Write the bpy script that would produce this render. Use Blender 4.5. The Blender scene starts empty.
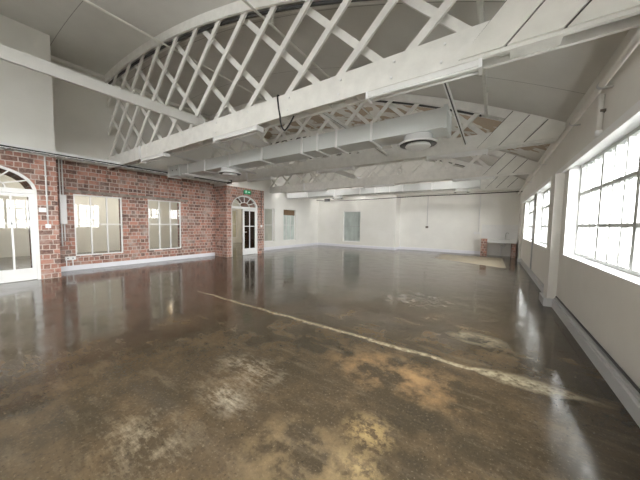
import bpy, bmesh, math, random
from mathutils import Vector, Matrix
random.seed(7)
S = bpy.context.scene
COL = S.collection
PI = math.pi

# ------------------------------------------------------------------ roof curve
AX, AZ, AR = -9.5, 6.12, 22.55
def arc(x): return AZ - AR + math.sqrt(AR*AR - (x-AX)**2)

# ------------------------------------------------------------------ materials
def newmat(name):
    m = bpy.data.materials.new(name); m.use_nodes = True
    nt = m.node_tree; nt.nodes.clear()
    out = nt.nodes.new('ShaderNodeOutputMaterial')
    b = nt.nodes.new('ShaderNodeBsdfPrincipled')
    nt.links.new(b.outputs[0], out.inputs[0])
    return m, nt, b, out
def N(nt, t, **kw):
    n = nt.nodes.new(t)
    for k, v in kw.items(): setattr(n, k, v)
    return n
def mapped(nt, scale=(1,1,1), loc=(0,0,0)):
    tc = N(nt, 'ShaderNodeNewGeometry'); mp = N(nt, 'ShaderNodeMapping')
    mp.inputs['Scale'].default_value = scale; mp.inputs['Location'].default_value = loc
    nt.links.new(tc.outputs['Position'], mp.inputs['Vector'])
    return mp.outputs['Vector']
def noise(nt, vec, scale, detail=4, rough=.55):
    n = N(nt, 'ShaderNodeTexNoise'); n.inputs['Scale'].default_value = scale
    n.inputs['Detail'].default_value = detail; n.inputs['Roughness'].default_value = rough
    nt.links.new(vec, n.inputs['Vector']); return n.outputs['Fac']
def rng(nt, v, a, b, c=0., d=1.):
    n = N(nt, 'ShaderNodeMapRange'); n.clamp = True
    for i, x in enumerate((a, b, c, d)): n.inputs[1+i].default_value = x
    nt.links.new(v, n.inputs[0]); return n.outputs[0]
def mth(nt, op, a, b=None, c=None):
    n = N(nt, 'ShaderNodeMath', operation=op)
    for i, x in enumerate((a, b, c)):
        if x is None: continue
        if isinstance(x, (int, float)): n.inputs[i].default_value = x
        else: nt.links.new(x, n.inputs[i])
    return n.outputs[0]
def mixc(nt, f, a, b, mode='MIX'):
    n = N(nt, 'ShaderNodeMixRGB', blend_type=mode)
    for i, x in enumerate((f, a, b)):
        if isinstance(x, (int, float)): n.inputs[i].default_value = x
        elif isinstance(x, tuple): n.inputs[i].default_value = (*x, 1)
        else: nt.links.new(x, n.inputs[i])
    return n.outputs[0]
def bump(nt, b, h, strength, dist=.02):
    n = N(nt, 'ShaderNodeBump'); n.inputs['Strength'].default_value = strength
    n.inputs['Distance'].default_value = dist
    nt.links.new(h, n.inputs['Height']); nt.links.new(n.outputs[0], b.inputs['Normal'])
def paint(name, col, rough=.6, var=.06, sc=3., bmp=.08, metal=0.):
    m, nt, b, o = newmat(name)
    v = mapped(nt)
    f = noise(nt, v, sc, 5)
    c2 = tuple(max(0, x*(1-var*2)) for x in col)
    nt.links.new(mixc(nt, rng(nt, f, .35, .65), c2, col), b.inputs['Base Color'])
    b.inputs['Roughness'].default_value = rough; b.inputs['Metallic'].default_value = metal
    if bmp: bump(nt, b, noise(nt, v, 40, 3), bmp, .01)
    return m
M = {}
M['wall'] = paint('white wall paint', (.85,.84,.81), .7, .03, 1.2, .12)
M['rwall'] = paint('window wall paint', (.80,.78,.74), .7, .03, 1.2, .12)
M['cream'] = paint('cream wall paint', (.82,.80,.73), .7, .03, 1.)
M['timber'] = paint('painted truss timber', (.83,.82,.79), .5, .05, 6, .1)
M['ply'] = paint('painted boards', (.81,.80,.76), .55, .04, 4, .06)
M['gloss'] = paint('white gloss paint', (.84,.84,.84), .3, .02, 3, 0)
M['skirt'] = paint('white skirting paint', (.84,.84,.90), .35, .02, 3, 0)
M['greyskirt'] = paint('grey skirting paint', (.62,.62,.63), .45, .04, 3, 0)
M['duct'] = paint('painted duct steel', (.68,.70,.70), .4, .03, 2, 0)
M['plastic'] = paint('white plastic', (.85,.85,.86), .35, .01, 3, 0)
M['pipe'] = paint('painted pipe', (.80,.79,.74), .45, .05, 8, 0)
M['dark'] = paint('black rubber', (.02,.02,.022), .5, .1, 8, 0)
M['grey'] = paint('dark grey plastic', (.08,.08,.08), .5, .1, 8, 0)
M['rust'] = paint('old steel clamp', (.13,.11,.09), .6, .2, 30, .1)
M['metal'] = paint('bare steel', (.55,.56,.58), .3, .05, 8, 0, .9)
M['tube'] = paint('unlit lamp tube', (.88,.88,.88), .25, .01, 3, 0)
M['brass'] = paint('brushed chrome', (.7,.7,.7), .2, .02, 8, 0, 1.)
M['top'] = paint('white worktop laminate', (.82,.82,.82), .3, .02, 4, 0)
M['blind'] = paint('brown roller blind', (.22,.14,.08), .8, .15, 20, .1)
M['lintel'] = paint('concrete lintel', (.40,.34,.30), .9, .25, 6, .3)
M['conc'] = paint('pale concrete facade', (.060,.058,.056), .9, .1, .3, 0)
M['roofm'] = paint('grey roof sheet', (.042,.041,.041), .9, .1, .3, 0)
M['ground'] = paint('town ground', (.050,.053,.046), .9, .3, .05, 0)
M['green'] = paint('exit sign green', (.02,.30,.13), .4, .02, 8, 0)

def glass(name, tint, rough=0., refl=1.0, ior=1.5):
    m, nt, b, o = newmat(name); nt.nodes.remove(b)
    tr = N(nt, 'ShaderNodeBsdfTransparent'); tr.inputs[0].default_value = (*tint, 1)
    gl = N(nt, 'ShaderNodeBsdfGlossy'); gl.inputs['Roughness'].default_value = rough
    fr = N(nt, 'ShaderNodeFresnel'); fr.inputs[0].default_value = ior
    mx = N(nt, 'ShaderNodeMixShader')
    ge = N(nt, 'ShaderNodeNewGeometry')      # thin pane: only its front face mirrors
    fac = mth(nt, 'MULTIPLY', mth(nt, 'MULTIPLY', fr.outputs[0], refl), mth(nt, 'SUBTRACT', 1., ge.outputs['Backfacing']))
    mc = N(nt, 'ShaderNodeMath', operation='MINIMUM'); nt.links.new(fac, mc.inputs[0]); mc.inputs[1].default_value = .9
    nt.links.new(mc.outputs[0], mx.inputs[0])
    nt.links.new(tr.outputs[0], mx.inputs[1]); nt.links.new(gl.outputs[0], mx.inputs[2])
    nt.links.new(mx.outputs[0], o.inputs[0]); return m
M['glass'] = glass('clear glass', (.97,.98,.98), 0., 1.6)
M['darkglass'] = glass('smoked glass', (.35,.33,.28))
def frosted(name, col, tr=.45):
    m, nt, b, o = newmat(name); nt.nodes.remove(b)
    d = N(nt, 'ShaderNodeBsdfDiffuse'); t = N(nt, 'ShaderNodeBsdfTranslucent'); g = N(nt, 'ShaderNodeBsdfGlossy')
    g.inputs['Roughness'].default_value = .15
    v = mapped(nt, (1,1,.4)); f = noise(nt, v, 3, 4)
    c = mixc(nt, rng(nt, f, .35, .65), tuple(x*.8 for x in col), col)
    nt.links.new(c, d.inputs[0]); nt.links.new(c, t.inputs[0])
    m1 = N(nt, 'ShaderNodeMixShader'); m1.inputs[0].default_value = tr
    m2 = N(nt, 'ShaderNodeMixShader'); m2.inputs[0].default_value = .08
    nt.links.new(d.outputs[0], m1.inputs[1]); nt.links.new(t.outputs[0], m1.inputs[2])
    nt.links.new(m1.outputs[0], m2.inputs[1]); nt.links.new(g.outputs[0], m2.inputs[2])
    nt.links.new(m2.outputs[0], o.inputs[0]); return m
M['frost'] = frosted('frosted glass', (.80,.87,.85))
M['frostw2'] = frosted('thick frosted glass', (.70,.66,.52), .06)
M['frostw'] = frosted('frosted cream glass', (.68,.69,.62))

def emis(name, col, st):
    m, nt, b, o = newmat(name); nt.nodes.remove(b)
    e = N(nt, 'ShaderNodeEmission'); e.inputs[0].default_value = (*col,1); e.inputs[1].default_value = st
    nt.links.new(e.outputs[0], o.inputs[0]); return m
M['globe'] = emis('warm lamp globe', (1,.62,.22), 3.5)
M['fill_tube'] = emis('added fill lamp tube', (1,.97,.92), 6)  # emission for the fill tubes added behind the rear chords
M['lit_green'] = emis('lit exit sign face', (.05,.42,.17), .12)
M['lit_white'] = emis('lit exit sign pictogram', (.8,1,.85), .22)

def brick(name, w=.26, h=.125):
    m, nt, b, o = newmat(name)
    g = N(nt, 'ShaderNodeNewGeometry'); sx = N(nt, 'ShaderNodeSeparateXYZ')
    nt.links.new(g.outputs['Position'], sx.inputs[0])
    u = mth(nt, 'ADD', sx.outputs[0], sx.outputs[1])
    cb = N(nt, 'ShaderNodeCombineXYZ'); nt.links.new(u, cb.inputs[0]); nt.links.new(sx.outputs[2], cb.inputs[1])
    wob = noise(nt, cb.outputs[0], 6, 2)
    v2 = N(nt, 'ShaderNodeVectorMath', operation='ADD')
    sc = mth(nt, 'MULTIPLY', mth(nt, 'SUBTRACT', wob, .5), .03)
    cw = N(nt, 'ShaderNodeCombineXYZ'); nt.links.new(sc, cw.inputs[0]); nt.links.new(sc, cw.inputs[1])
    nt.links.new(cb.outputs[0], v2.inputs[0]); nt.links.new(cw.outputs[0], v2.inputs[1])
    br = N(nt, 'ShaderNodeTexBrick'); br.offset = .5; br.squash = .5; br.squash_frequency = 2
    nt.links.new(v2.outputs[0], br.inputs['Vector'])
    br.inputs['Scale'].default_value = 1
    br.inputs['Brick Width'].default_value = w; br.inputs['Row Height'].default_value = h
    br.inputs['Mortar Size'].default_value = .013; br.inputs['Mortar Smooth'].default_value = .4
    br.inputs['Bias'].default_value = .0
    br.inputs['Color1'].default_value = (.52,.24,.18,1); br.inputs['Color2'].default_value = (.13,.075,.065,1)
    br.inputs['Mortar'].default_value = (.60,.51,.46,1)
    # a course of headers over the inner windows
    b2 = N(nt, 'ShaderNodeTexBrick'); b2.offset = 0; nt.links.new(v2.outputs[0], b2.inputs['Vector'])
    b2.inputs['Scale'].default_value = 1; b2.inputs['Brick Width'].default_value = .13; b2.inputs['Row Height'].default_value = .125
    b2.inputs['Mortar Size'].default_value = .016; b2.inputs['Color1'].default_value = (.36,.17,.13,1); b2.inputs['Color2'].default_value = (.09,.055,.05,1)
    b2.inputs['Mortar'].default_value = (.46,.39,.36,1); b2.inputs['Bias'].default_value = .1
    hm = mth(nt, 'MULTIPLY', mth(nt, 'GREATER_THAN', sx.outputs[2], 2.50), mth(nt, 'LESS_THAN', sx.outputs[2], 2.625))
    hm = mth(nt, 'MULTIPLY', hm, mth(nt, 'LESS_THAN', sx.outputs[0], -10.3))
    bcol = mixc(nt, hm, br.outputs['Color'], b2.outputs['Color'])
    n1 = noise(nt, cb.outputs[0], 22, 4); n2 = noise(nt, cb.outputs[0], 2.2, 5, .65)
    c = mixc(nt, rng(nt, n1, .42, .72, 0, .55), bcol, (.50,.33,.27))
    c = mixc(nt, rng(nt, noise(nt, cb.outputs[0], 5, 2), .55, .68, 0, .5), c, (.13,.085,.075))
    c = mixc(nt, rng(nt, n2, .50, .70, 0, .75), c, (.50,.42,.38))
    nt.links.new(c, b.inputs['Base Color']); b.inputs['Roughness'].default_value = .85
    bump(nt, b, mth(nt, 'ADD', mth(nt, 'MULTIPLY', br.outputs['Fac'], -1.), mth(nt, 'MULTIPLY', n1, .4)), .5, .015)
    return m
M['brick'] = brick('old red brickwork')

def wbrick():
    m, nt, b, o = newmat('white painted brickwork')
    g = N(nt, 'ShaderNodeNewGeometry'); sx = N(nt, 'ShaderNodeSeparateXYZ')
    nt.links.new(g.outputs['Position'], sx.inputs[0])
    cb = N(nt, 'ShaderNodeCombineXYZ'); nt.links.new(mth(nt,'ADD',sx.outputs[0],sx.outputs[1]), cb.inputs[0]); nt.links.new(sx.outputs[2], cb.inputs[1])
    br = N(nt, 'ShaderNodeTexBrick'); nt.links.new(cb.outputs[0], br.inputs['Vector'])
    br.inputs['Scale'].default_value = 1; br.inputs['Brick Width'].default_value = .26; br.inputs['Row Height'].default_value = .1
    br.inputs['Mortar Size'].default_value = .008
    f = noise(nt, mapped(nt), 1.3, 5)
    nt.links.new(mixc(nt, rng(nt, f, .35, .65), (.82,.81,.77), (.86,.85,.82)), b.inputs['Base Color'])
    b.inputs['Roughness'].default_value = .65
    bump(nt, b, mth(nt, 'MULTIPLY', br.outputs['Fac'], -1.), .35, .01); return m
M['wbrick'] = wbrick()

def ceil_mat():
    m, nt, b, o = newmat('painted ceiling boards')
    g = N(nt, 'ShaderNodeNewGeometry'); sx = N(nt, 'ShaderNodeSeparateXYZ')
    nt.links.new(g.outputs['Position'], sx.inputs[0])
    v = g.outputs['Position']
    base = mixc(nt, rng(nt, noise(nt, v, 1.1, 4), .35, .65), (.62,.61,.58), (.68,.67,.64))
    # bare brown board where the paint has come off, between the second and third truss
    msk = mth(nt, 'MULTIPLY', rng(nt, sx.outputs[1], 6.9, 7.0), rng(nt, sx.outputs[1], 10.3, 10.2))
    p = mth(nt, 'MULTIPLY', rng(nt, noise(nt, v, 1.5, 3, .5), .49, .52), msk)
    base = mixc(nt, mth(nt, 'MULTIPLY', p, .85), base, (.33,.24,.15))
    # board joints every 1.82 m
    fr = mth(nt, 'FRACT', mth(nt, 'DIVIDE', mth(nt, 'ADD', sx.outputs[1], 20.0), 1.82))
    ln = mth(nt, 'LESS_THAN', fr, .006)
    base = mixc(nt, mth(nt, 'MULTIPLY', ln, .7), base, (.12,.11,.10))
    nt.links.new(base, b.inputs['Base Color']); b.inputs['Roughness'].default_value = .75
    return m
M['bars'] = paint('grey white steel bars', (.50,.51,.50), .45, .05, 5, 0)
M['ceil'] = ceil_mat()

def floor_mat():
    m, nt, b, o = newmat('polished stained concrete')
    g = N(nt, 'ShaderNodeNewGeometry'); P = g.outputs['Position']
    sx = N(nt, 'ShaderNodeSeparateXYZ'); nt.links.new(P, sx.inputs[0]); X, Y = sx.outputs[0], sx.outputs[1]
    n_big = noise(nt, P, .55, 5, .6); n_mid = noise(nt, P, 2.2, 6, .65); n_fine = noise(nt, P, 14, 6, .7); n_grit = noise(nt, P, 48, 4, .65)
    st = mapped(nt, (1,1,1)); mp = nt.nodes[-1]
    mp.inputs['Rotation'].default_value = (0,0,.55); mp.inputs['Scale'].default_value = (1.2,4.5,1)
    n_str = noise(nt, st, 1.6, 6, .68)
    c = mixc(nt, rng(nt, n_big, .36, .64), (.044,.035,.023), (.076,.055,.033))
    c = mixc(nt, rng(nt, n_mid, .46, .70, 0, .75), c, (.125,.086,.047))
    c = mixc(nt, rng(nt, n_str, .52, .74, 0, .6), c, (.155,.12,.08))
    c = mixc(nt, rng(nt, n_fine, .52, .68, 0, .55), c, (.045,.037,.028))
    c = mixc(nt, rng(nt, n_grit, .57, .68, 0, .75), c, (.026,.022,.016))
    c = mixc(nt, rng(nt, n_grit, .42, .30, 0, .55), c, (.20,.16,.11))
    def blob(cx, cy, rx, ry, soft=.6):
        a = mth(nt, 'DIVIDE', mth(nt, 'SUBTRACT', X, cx), rx); d = mth(nt, 'DIVIDE', mth(nt, 'SUBTRACT', Y, cy), ry)
        r = mth(nt, 'SQRT', mth(nt, 'ADD', mth(nt, 'MULTIPLY', a, a), mth(nt, 'MULTIPLY', d, d)))
        return rng(nt, r, 1., 1.-soft)
    def stain(c, bl, col, lo, hi, amt, nn):
        return mixc(nt, mth(nt, 'MULTIPLY', mth(nt, 'MULTIPLY', bl, rng(nt, nn, lo, hi)), amt), c, col)
    n_scr = mth(nt, 'ADD', mth(nt, 'MULTIPLY', noise(nt, P, 5, 8, .75), .6), mth(nt, 'MULTIPLY', noise(nt, st, 7, 6, .7), .4))
    c = stain(c, blob(-2.0,1.72,.55,.30,.9), (.44,.38,.29), .47, .66, .9, n_scr)
    c = stain(c, blob(-1.85,1.32,.40,.22,.9), (.44,.38,.29), .46, .64, .9, n_scr)
    c = stain(c, blob(-1.95,.72,.55,.36,.9), (.36,.30,.21), .48, .66, .8, n_scr)
    c = stain(c, blob(-.68,1.68,.24,.22,.9), (.36,.26,.12), .44, .58, .8, n_fine)
    c = stain(c, blob(-.62,1.38,.22,.16,.9), (.34,.25,.12), .44, .58, .7, n_fine)
    c = stain(c, blob(-.7,2.5,.9,.45), (.34,.21,.10), .44, .62, .7, n_mid)
    c = stain(c, blob(-.9,1.2,.6,.4), (.30,.22,.12), .45, .62, .6, n_mid)
    c = stain(c, blob(-1.3,5.5,.9,.8), (.46,.45,.43), .5, .64, .7, n_scr)
    c = stain(c, blob(-.1,3.95,.4,.25), (.40,.35,.25), .44, .58, .7, n_scr)
    # long pale filler strip across the room
    wob = mth(nt, 'ADD', mth(nt, 'MULTIPLY', mth(nt, 'SUBTRACT', n_mid, .5), .16), mth(nt, 'MULTIPLY', mth(nt, 'SUBTRACT', n_fine, .5), .05))
    dy = mth(nt, 'ABSOLUTE', mth(nt, 'ADD', mth(nt, 'SUBTRACT', Y, 3.09), wob))
    wide = mth(nt, 'ADD', .045, mth(nt, 'MULTIPLY', blob(.33,3.1,.45,2,.6), .10))
    sm = mth(nt, 'MULTIPLY', rng(nt, mth(nt, 'DIVIDE', dy, wide), 1.0, .35), rng(nt, X, -5.6, -4.8))
    sm = mth(nt, 'MULTIPLY', sm, rng(nt, n_fine, .36, .58, .15, 1.))
    sm = mth(nt, 'MULTIPLY', sm, rng(nt, X, .95, .6))
    c = mixc(nt, mth(nt, 'MULTIPLY', sm, .8), c, (.42,.36,.25))
    # worn beige area in front of the sink
    a = mth(nt, 'MULTIPLY', rng(nt, mth(nt, 'ADD', Y, mth(nt, 'MULTIPLY', X, .55)), 11.5, 11.7), rng(nt, X, .55, .3))
    a = mth(nt, 'MULTIPLY', a, mth(nt, 'MULTIPLY', rng(nt, Y, 15.2, 14.8), rng(nt, mth(nt, 'ADD', X, mth(nt,'MULTIPLY', n_mid, .5)), -2.1, -1.8)))
    c = mixc(nt, mth(nt, 'MULTIPLY', a, rng(nt, n_mid, .3, .6, .45, .8)), c, (.46,.40,.29))
    # paler zone toward the far end
    c = mixc(nt, mth(nt, 'MULTIPLY', rng(nt, Y, 4, 9, 0, .5), rng(nt, n_str, .38, .62)), c, (.20,.165,.115))
    nt.links.new(c, b.inputs['Base Color'])
    r = rng(nt, mth(nt, 'ADD', mth(nt, 'MULTIPLY', n_mid, .6), mth(nt, 'MULTIPLY', n_fine, .4)), .38, .68, .05, .26)
    r = mth(nt, 'ADD', r, mth(nt, 'MULTIPLY', a, .35))
    nt.links.new(r, b.inputs['Roughness'])
    b.inputs['IOR'].default_value = 1.5
    hh = mth(nt, 'ADD', mth(nt, 'MULTIPLY', noise(nt, P, 2.0, 2), 1.), mth(nt, 'MULTIPLY', n_grit, .035))
    bump(nt, b, hh, .35, .012)
    return m
M['floor'] = floor_mat()

# ------------------------------------------------------------------ mesh builder
OFF = {}
class MB:
    def __init__(s): s.v = []; s.f = []; s.mi = []; s.smooth = []
    def face(s, idx, mi=0, sm=False): s.f.append(idx); s.mi.append(mi); s.smooth.append(sm)
    def box(s, x0, x1, y0, y1, z0, z1, mi=0):
        n = len(s.v)
        s.v += [(x,y,z) for z in (z0,z1) for y in (y0,y1) for x in (x0,x1)]
        for q in ((0,2,3,1),(4,5,7,6),(0,1,5,4),(2,6,7,3),(0,4,6,2),(1,3,7,5)): s.face([n+i for i in q], mi)
        return s
    def prism(s, poly, ax, lo, hi, mi=0, mside=None):
        # poly in the plane across ax: 'x' -> (y,z), 'y' -> (x,z), 'z' -> (x,y)
        f = {'x': lambda a,b,t: (t,a,b), 'y': lambda a,b,t: (a,t,b), 'z': lambda a,b,t: (a,b,t)}[ax]
        n = len(s.v); k = len(poly)
        s.v += [f(a,b,lo) for a,b in poly] + [f(a,b,hi) for a,b in poly]
        s.face([n+i for i in range(k)], mi); s.face([n+k+i for i in reversed(range(k))], mi)
        for i in range(k):
            j = (i+1) % k; s.face([n+i, n+k+i, n+k+j, n+j], mi if mside is None else mside)
        return s
    def tube(s, pts, r, n=10, mi=0, radii=None):
        pts = [Vector(p) for p in pts]; b = len(s.v); up = None
        for i, p in enumerate(pts):
            d = (pts[min(i+1,len(pts)-1)] - pts[max(i-1,0)]).normalized()
            if up is None:
                a = Vector((0,0,1)) if abs(d.z) < .9 else Vector((1,0,0)); up = d.cross(a).normalized()
            else: up = (up - d*up.dot(d)).normalized()
            w = d.cross(up); rr = radii[i] if radii else r
            for k in range(n):
                t = 2*PI*k/n; q = p + (up*math.cos(t)+w*math.sin(t))*rr; s.v.append(tuple(q))
        for i in range(len(pts)-1):
            for k in range(n):
                k2 = (k+1) % n; s.face([b+i*n+k, b+i*n+k2, b+(i+1)*n+k2, b+(i+1)*n+k], mi, True)
        s.face([b+k for k in reversed(range(n))], mi); s.face([b+(len(pts)-1)*n+k for k in range(n)], mi)
        return s
    def lathe(s, prof, c, n=32, mi=0):
        b = len(s.v); m = len(prof)
        for r, z in prof:
            for k in range(n):
                t = 2*PI*k/n; s.v.append((c[0]+r*math.cos(t), c[1]+r*math.sin(t), c[2]+z))
        for i in range(m-1):
            for k in range(n):
                k2 = (k+1) % n; s.face([b+i*n+k, b+i*n+k2, b+(i+1)*n+k2, b+(i+1)*n+k], mi, True)
        s.face([b+k for k in range(n)], mi); s.face([b+(m-1)*n+k for k in range(n)], mi)
        return s
    def build(s, name, mats, parent=None, origin=None, bevel=0):
        if not isinstance(mats, (list, tuple)): mats = [mats]
        off = Vector(OFF[parent.name]) if parent else Vector(origin or (0,0,0))
        me = bpy.data.meshes.new(name)
        me.from_pydata([tuple(Vector(v)-off) for v in s.v], [], s.f)
        for k in mats: me.materials.append(M[k])
        for p, a, sm in zip(me.polygons, s.mi, s.smooth): p.material_index = a; p.use_smooth = sm
        bm = bmesh.new(); bm.from_mesh(me); bmesh.ops.recalc_face_normals(bm, faces=bm.faces); bm.to_mesh(me); bm.free()
        o = bpy.data.objects.new(name, me); COL.objects.link(o)
        OFF[o.name] = tuple(off)
        if parent: o.parent = parent
        else: o.location = off
        if bevel:
            md = o.modifiers.new('bevel', 'BEVEL'); md.width = bevel; md.segments = 2; md.limit_method = 'ANGLE'
        return o
def tag(o, label=None, cat=None, group=None, kind=None):
    if label: o['label'] = label
    if cat: o['category'] = cat
    if group: o['group'] = group
    if kind: o['kind'] = kind
    return o
def thing(name, loc, label=None, cat=None, group=None, kind=None):
    o = bpy.data.objects.new(name, None); COL.objects.link(o); o.location = loc; o.empty_display_size = .1
    OFF[o.name] = tuple(loc); return tag(o, label, cat, group, kind)
def dup(root, delta, label, group=None):
    r = root.copy(); COL.objects.link(r); r.location = Vector(root.location) + Vector(delta)
    OFF[r.name] = tuple(r.location); r['label'] = label
    if group: r['group'] = group
    def kids(o, p):
        for ch in list(o.children):
            c = ch.copy(); COL.objects.link(c); c.parent = p; kids(ch, c)
    kids(root, r); return r
def struct(o, label=None, cat=None): return tag(o, label, cat, None, 'structure')

# ------------------------------------------------------------------ dimensions
XR = 1.05                       # window wall face
XP1, XP2, XL = -9.43, -9.55, -10.44   # brick piers and recessed wall faces
XO = -10.75                     # outer face of the left wall
YB = -4.5                       # wall behind
YF1, YF2, XS = 15.23, 16.08, -4.83    # far wall, its set-back part, the step
TY = [3.12, 6.75, 10.38, 14.01] # truss faces

# ------------------------------------------------------------------ floor, ceiling
struct(MB().box(-16.3, 1.35, YB-.3, 16.4, -.2, 0).build('floor', 'floor'), 'dark polished concrete floor with a long pale filler strip', 'floor')
mb = MB()
xs = [-10.75 + (1.35+10.75)*i/60 for i in range(61)]
poly = [(x, arc(x)) for x in xs] + [(x, arc(x)+.18) for x in reversed(xs)]
mb.prism(poly, 'y', YB-.3, 16.4)
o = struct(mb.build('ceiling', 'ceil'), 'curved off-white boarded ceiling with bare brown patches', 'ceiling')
for p in o.data.polygons: p.use_smooth = len(p.vertices) == 4 and abs(p.normal.y) < .5

# ------------------------------------------------------------------ walls
def panel_x(mb, x0, x1, y0, y1, z0, z1, holes, mi=0):
    """wall slab across x with rectangular holes (ya,yb,za,zb)"""
    ys = sorted({y0, y1, *[h[0] for h in holes], *[h[1] for h in holes]})
    for a, b in zip(ys, ys[1:]):
        hs = sorted([(h[2], h[3]) for h in holes if h[0] <= a+1e-6 and h[1] >= b-1e-6])
        z = z0
        for za, zb in hs:
            if za > z: mb.box(x0, x1, a, b, z, za, mi)
            z = zb
        if z1 > z: mb.box(x0, x1, a, b, z, z1, mi)
def arch_pts(c, hw, zs, rise, n=24): return [(c+hw*math.cos(PI*i/n), zs+rise*math.sin(PI*i/n)) for i in range(n+1)]
def arch_fill(mb, x0, x1, c, hw, zs, rise, ztop, mi=0):
    p = arch_pts(c, hw, zs, rise)
    for a, b in zip(p, p[1:]): mb.prism([a, b, (b[0], ztop), (a[0], ztop)], 'x', x0, x1, mi)
ZB1, ZB2 = 3.10, 3.26
D1 = dict(c=.60, hw=.79, zs=2.2, rise=.57)
D2 = dict(c=7.955, hw=.765, zs=2.2, rise=.56)
W1 = (2.27, 3.49, .42, 2.30); W2 = (4.27, 5.47, .44, 2.31)
W3 = (9.45, 10.80, .47, 2.35); W4 = (11.56, 12.75, .47, 2.35)
mb = MB()
# brickwork (0), white plaster (1)
panel_x(mb, XO, XP1, -1.9, 1.75, 0, ZB1, [(D1['c']-D1['hw'], D1['c']+D1['hw'], 0, ZB1)], 0)
mb.box(XO, XP1, D1['c']-D1['hw'], D1['c']+D1['hw'], 2.95, ZB1, 0)
arch_fill(mb, XO, XP1, D1['c'], D1['hw'], D1['zs'], D1['rise'], 2.95, 0)
panel_x(mb, XO, XL, 1.75, 6.95, 0, ZB2, [W1, W2], 0)
panel_x(mb, XO, XP2, 6.95, 9.12, 0, ZB1, [(D2['c']-D2['hw'], D2['c']+D2['hw'], 0, ZB1)], 0)
mb.box(XO, XP2, D2['c']-D2['hw'], D2['c']+D2['hw'], 2.95, ZB1, 0)
arch_fill(mb, XO, XP2, D2['c'], D2['hw'], D2['zs'], D2['rise'], 2.95, 0)
ztop = lambda x: arc(x) + .05
panel_x(mb, XO, XL, 9.12, YF1+.5, 0, ztop(XL), [W3, W4], 1)
mb.box(XO, XL, YB-.3, -1.9, 0, ztop(XL), 1)
mb.box(XO, XP1, -1.9, 1.75, ZB1, ztop(XP1), 1)
mb.box(XO, XL, 1.75, 6.95, ZB2, ztop(XL), 1)
mb.box(XO, XP2, 6.95, 9.12, ZB1, ztop(XP2), 1)
struct(mb.build('wall_left', ['brick', 'wall']), 'red brick wall with piers and white plaster above', 'wall')
# soldier course lintels over the two brick wall windows
struct(MB().box(XL, XL+.012, 2.08, 5.75, 2.325, 2.42).build('trim_1', 'lintel'), 'thin grey concrete lintel over both brick wall windows', 'lintel')
# far wall
mb = MB()
W5 = (-8.40, -7.13, .36, 2.37)
for x0, x1, z0, z1 in ((XO, W5[0], 0, 6.2), (W5[1], XS, 0, 6.2), (W5[0], W5[1], 0, W5[2]), (W5[0], W5[1], W5[3], 6.2)):
    mb.box(x0, x1, YF1, YF1+1.05, z0, z1, 0)
mb.box(XO, XS, YF1+1.05, YF1+1.15, 0, 6.2, 0)  # unseen back panel added to keep sky light off the frosted window
mb.box(XS, 1.35, YF2, YF2+.3, 0, 5.8, 1)
struct(mb.build('wall_far', ['wbrick', 'wall']), 'white painted far wall with a set-back right part', 'wall')
BKW = [(-6.4, -3.4, 3.4, 4.6)]  # unseen high window added to brighten the upper left
mb = MB(); xx = XO
for h in BKW:
    mb.box(xx, h[0], YB-.3, YB, 0, 6.2); mb.box(h[0], h[1], YB-.3, YB, 0, h[2]); mb.box(h[0], h[1], YB-.3, YB, h[3], 6.2); xx = h[1]
mb.box(xx, 1.35, YB-.3, YB, 0, 6.2)
struct(mb.build('wall_back', 'wall'))
# window wall
NW = (1.2, 6.15, 1.02, 2.57); FW1 = (7.85, 10.02, 1.02, 2.56); FW2 = (10.55, 13.42, 1.02, 2.56); BW = (-4.3, .7, .7, 3.2)  # the last one is unseen, added and enlarged to light the left walls
mb = MB(); panel_x(mb, XR, XR+.3, YB-.3, 16.4, 0, 3.6, [NW, FW1, FW2, BW])
mb.box(.92, XR, 6.46, 6.88, 0, 2.50)
mb.box(.97, XR, 13.86, 14.28, 0, 2.50)
struct(mb.build('wall_right', 'rwall'), 'off-white window wall with shallow pilasters', 'wall')
struct(MB().box(.99, 1.049, .9, 6.9, 2.501, 2.60).build('trim_3', 'gloss'), 'white beam over the large near window', 'beam')
struct(MB().box(.99, 1.049, 7.45, 14.28, 2.501, 2.60).build('trim_4', 'gloss'), 'white beam over the two far windows', 'beam')
# boarding strips along the ceiling
# skirtings
mb = MB()
mb.box(.985, XR, YB, 6.43, 0, .14); mb.box(1.01, XR, YB, 6.43, .14, .175)
mb.box(.86, .91, 6.40, 6.94, 0, .15); mb.box(.86, XR, 6.38, 6.46, 0, .15); mb.box(.86, XR, 6.88, 6.94, 0, .15)
mb.box(1.0, XR, 6.94, 13.80, 0, .14); mb.box(1.02, XR, 6.94, 13.80, .14, .17)
mb.box(.94, XR, 13.80, 14.33, 0, .14)
struct(mb.build('baseboard_right', 'greyskirt', bevel=.006), 'deep grey boxed skirting along the window wall', 'skirting')
mb = MB(); mb.box(XL, XL+.03, 1.76, 6.94, 0, .15)
mb.box(XL, XL+.03, 9.13, YF1, 0, .17)
struct(mb.build('baseboard_left', 'skirt', bevel=.006), 'white skirting below the brick wall', 'skirting')
mb = MB(); mb.box(XL+.03, XS, YF1-.03, YF1, 0, .17); mb.box(XS, XS+.03, YF1-.03, YF2, 0, .17); mb.box(XS+.03, -.49, YF2-.03, YF2, 0, .17)
struct(mb.build('baseboard_far', 'skirt', bevel=.006), 'white skirting along the far wall', 'skirting')

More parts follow.
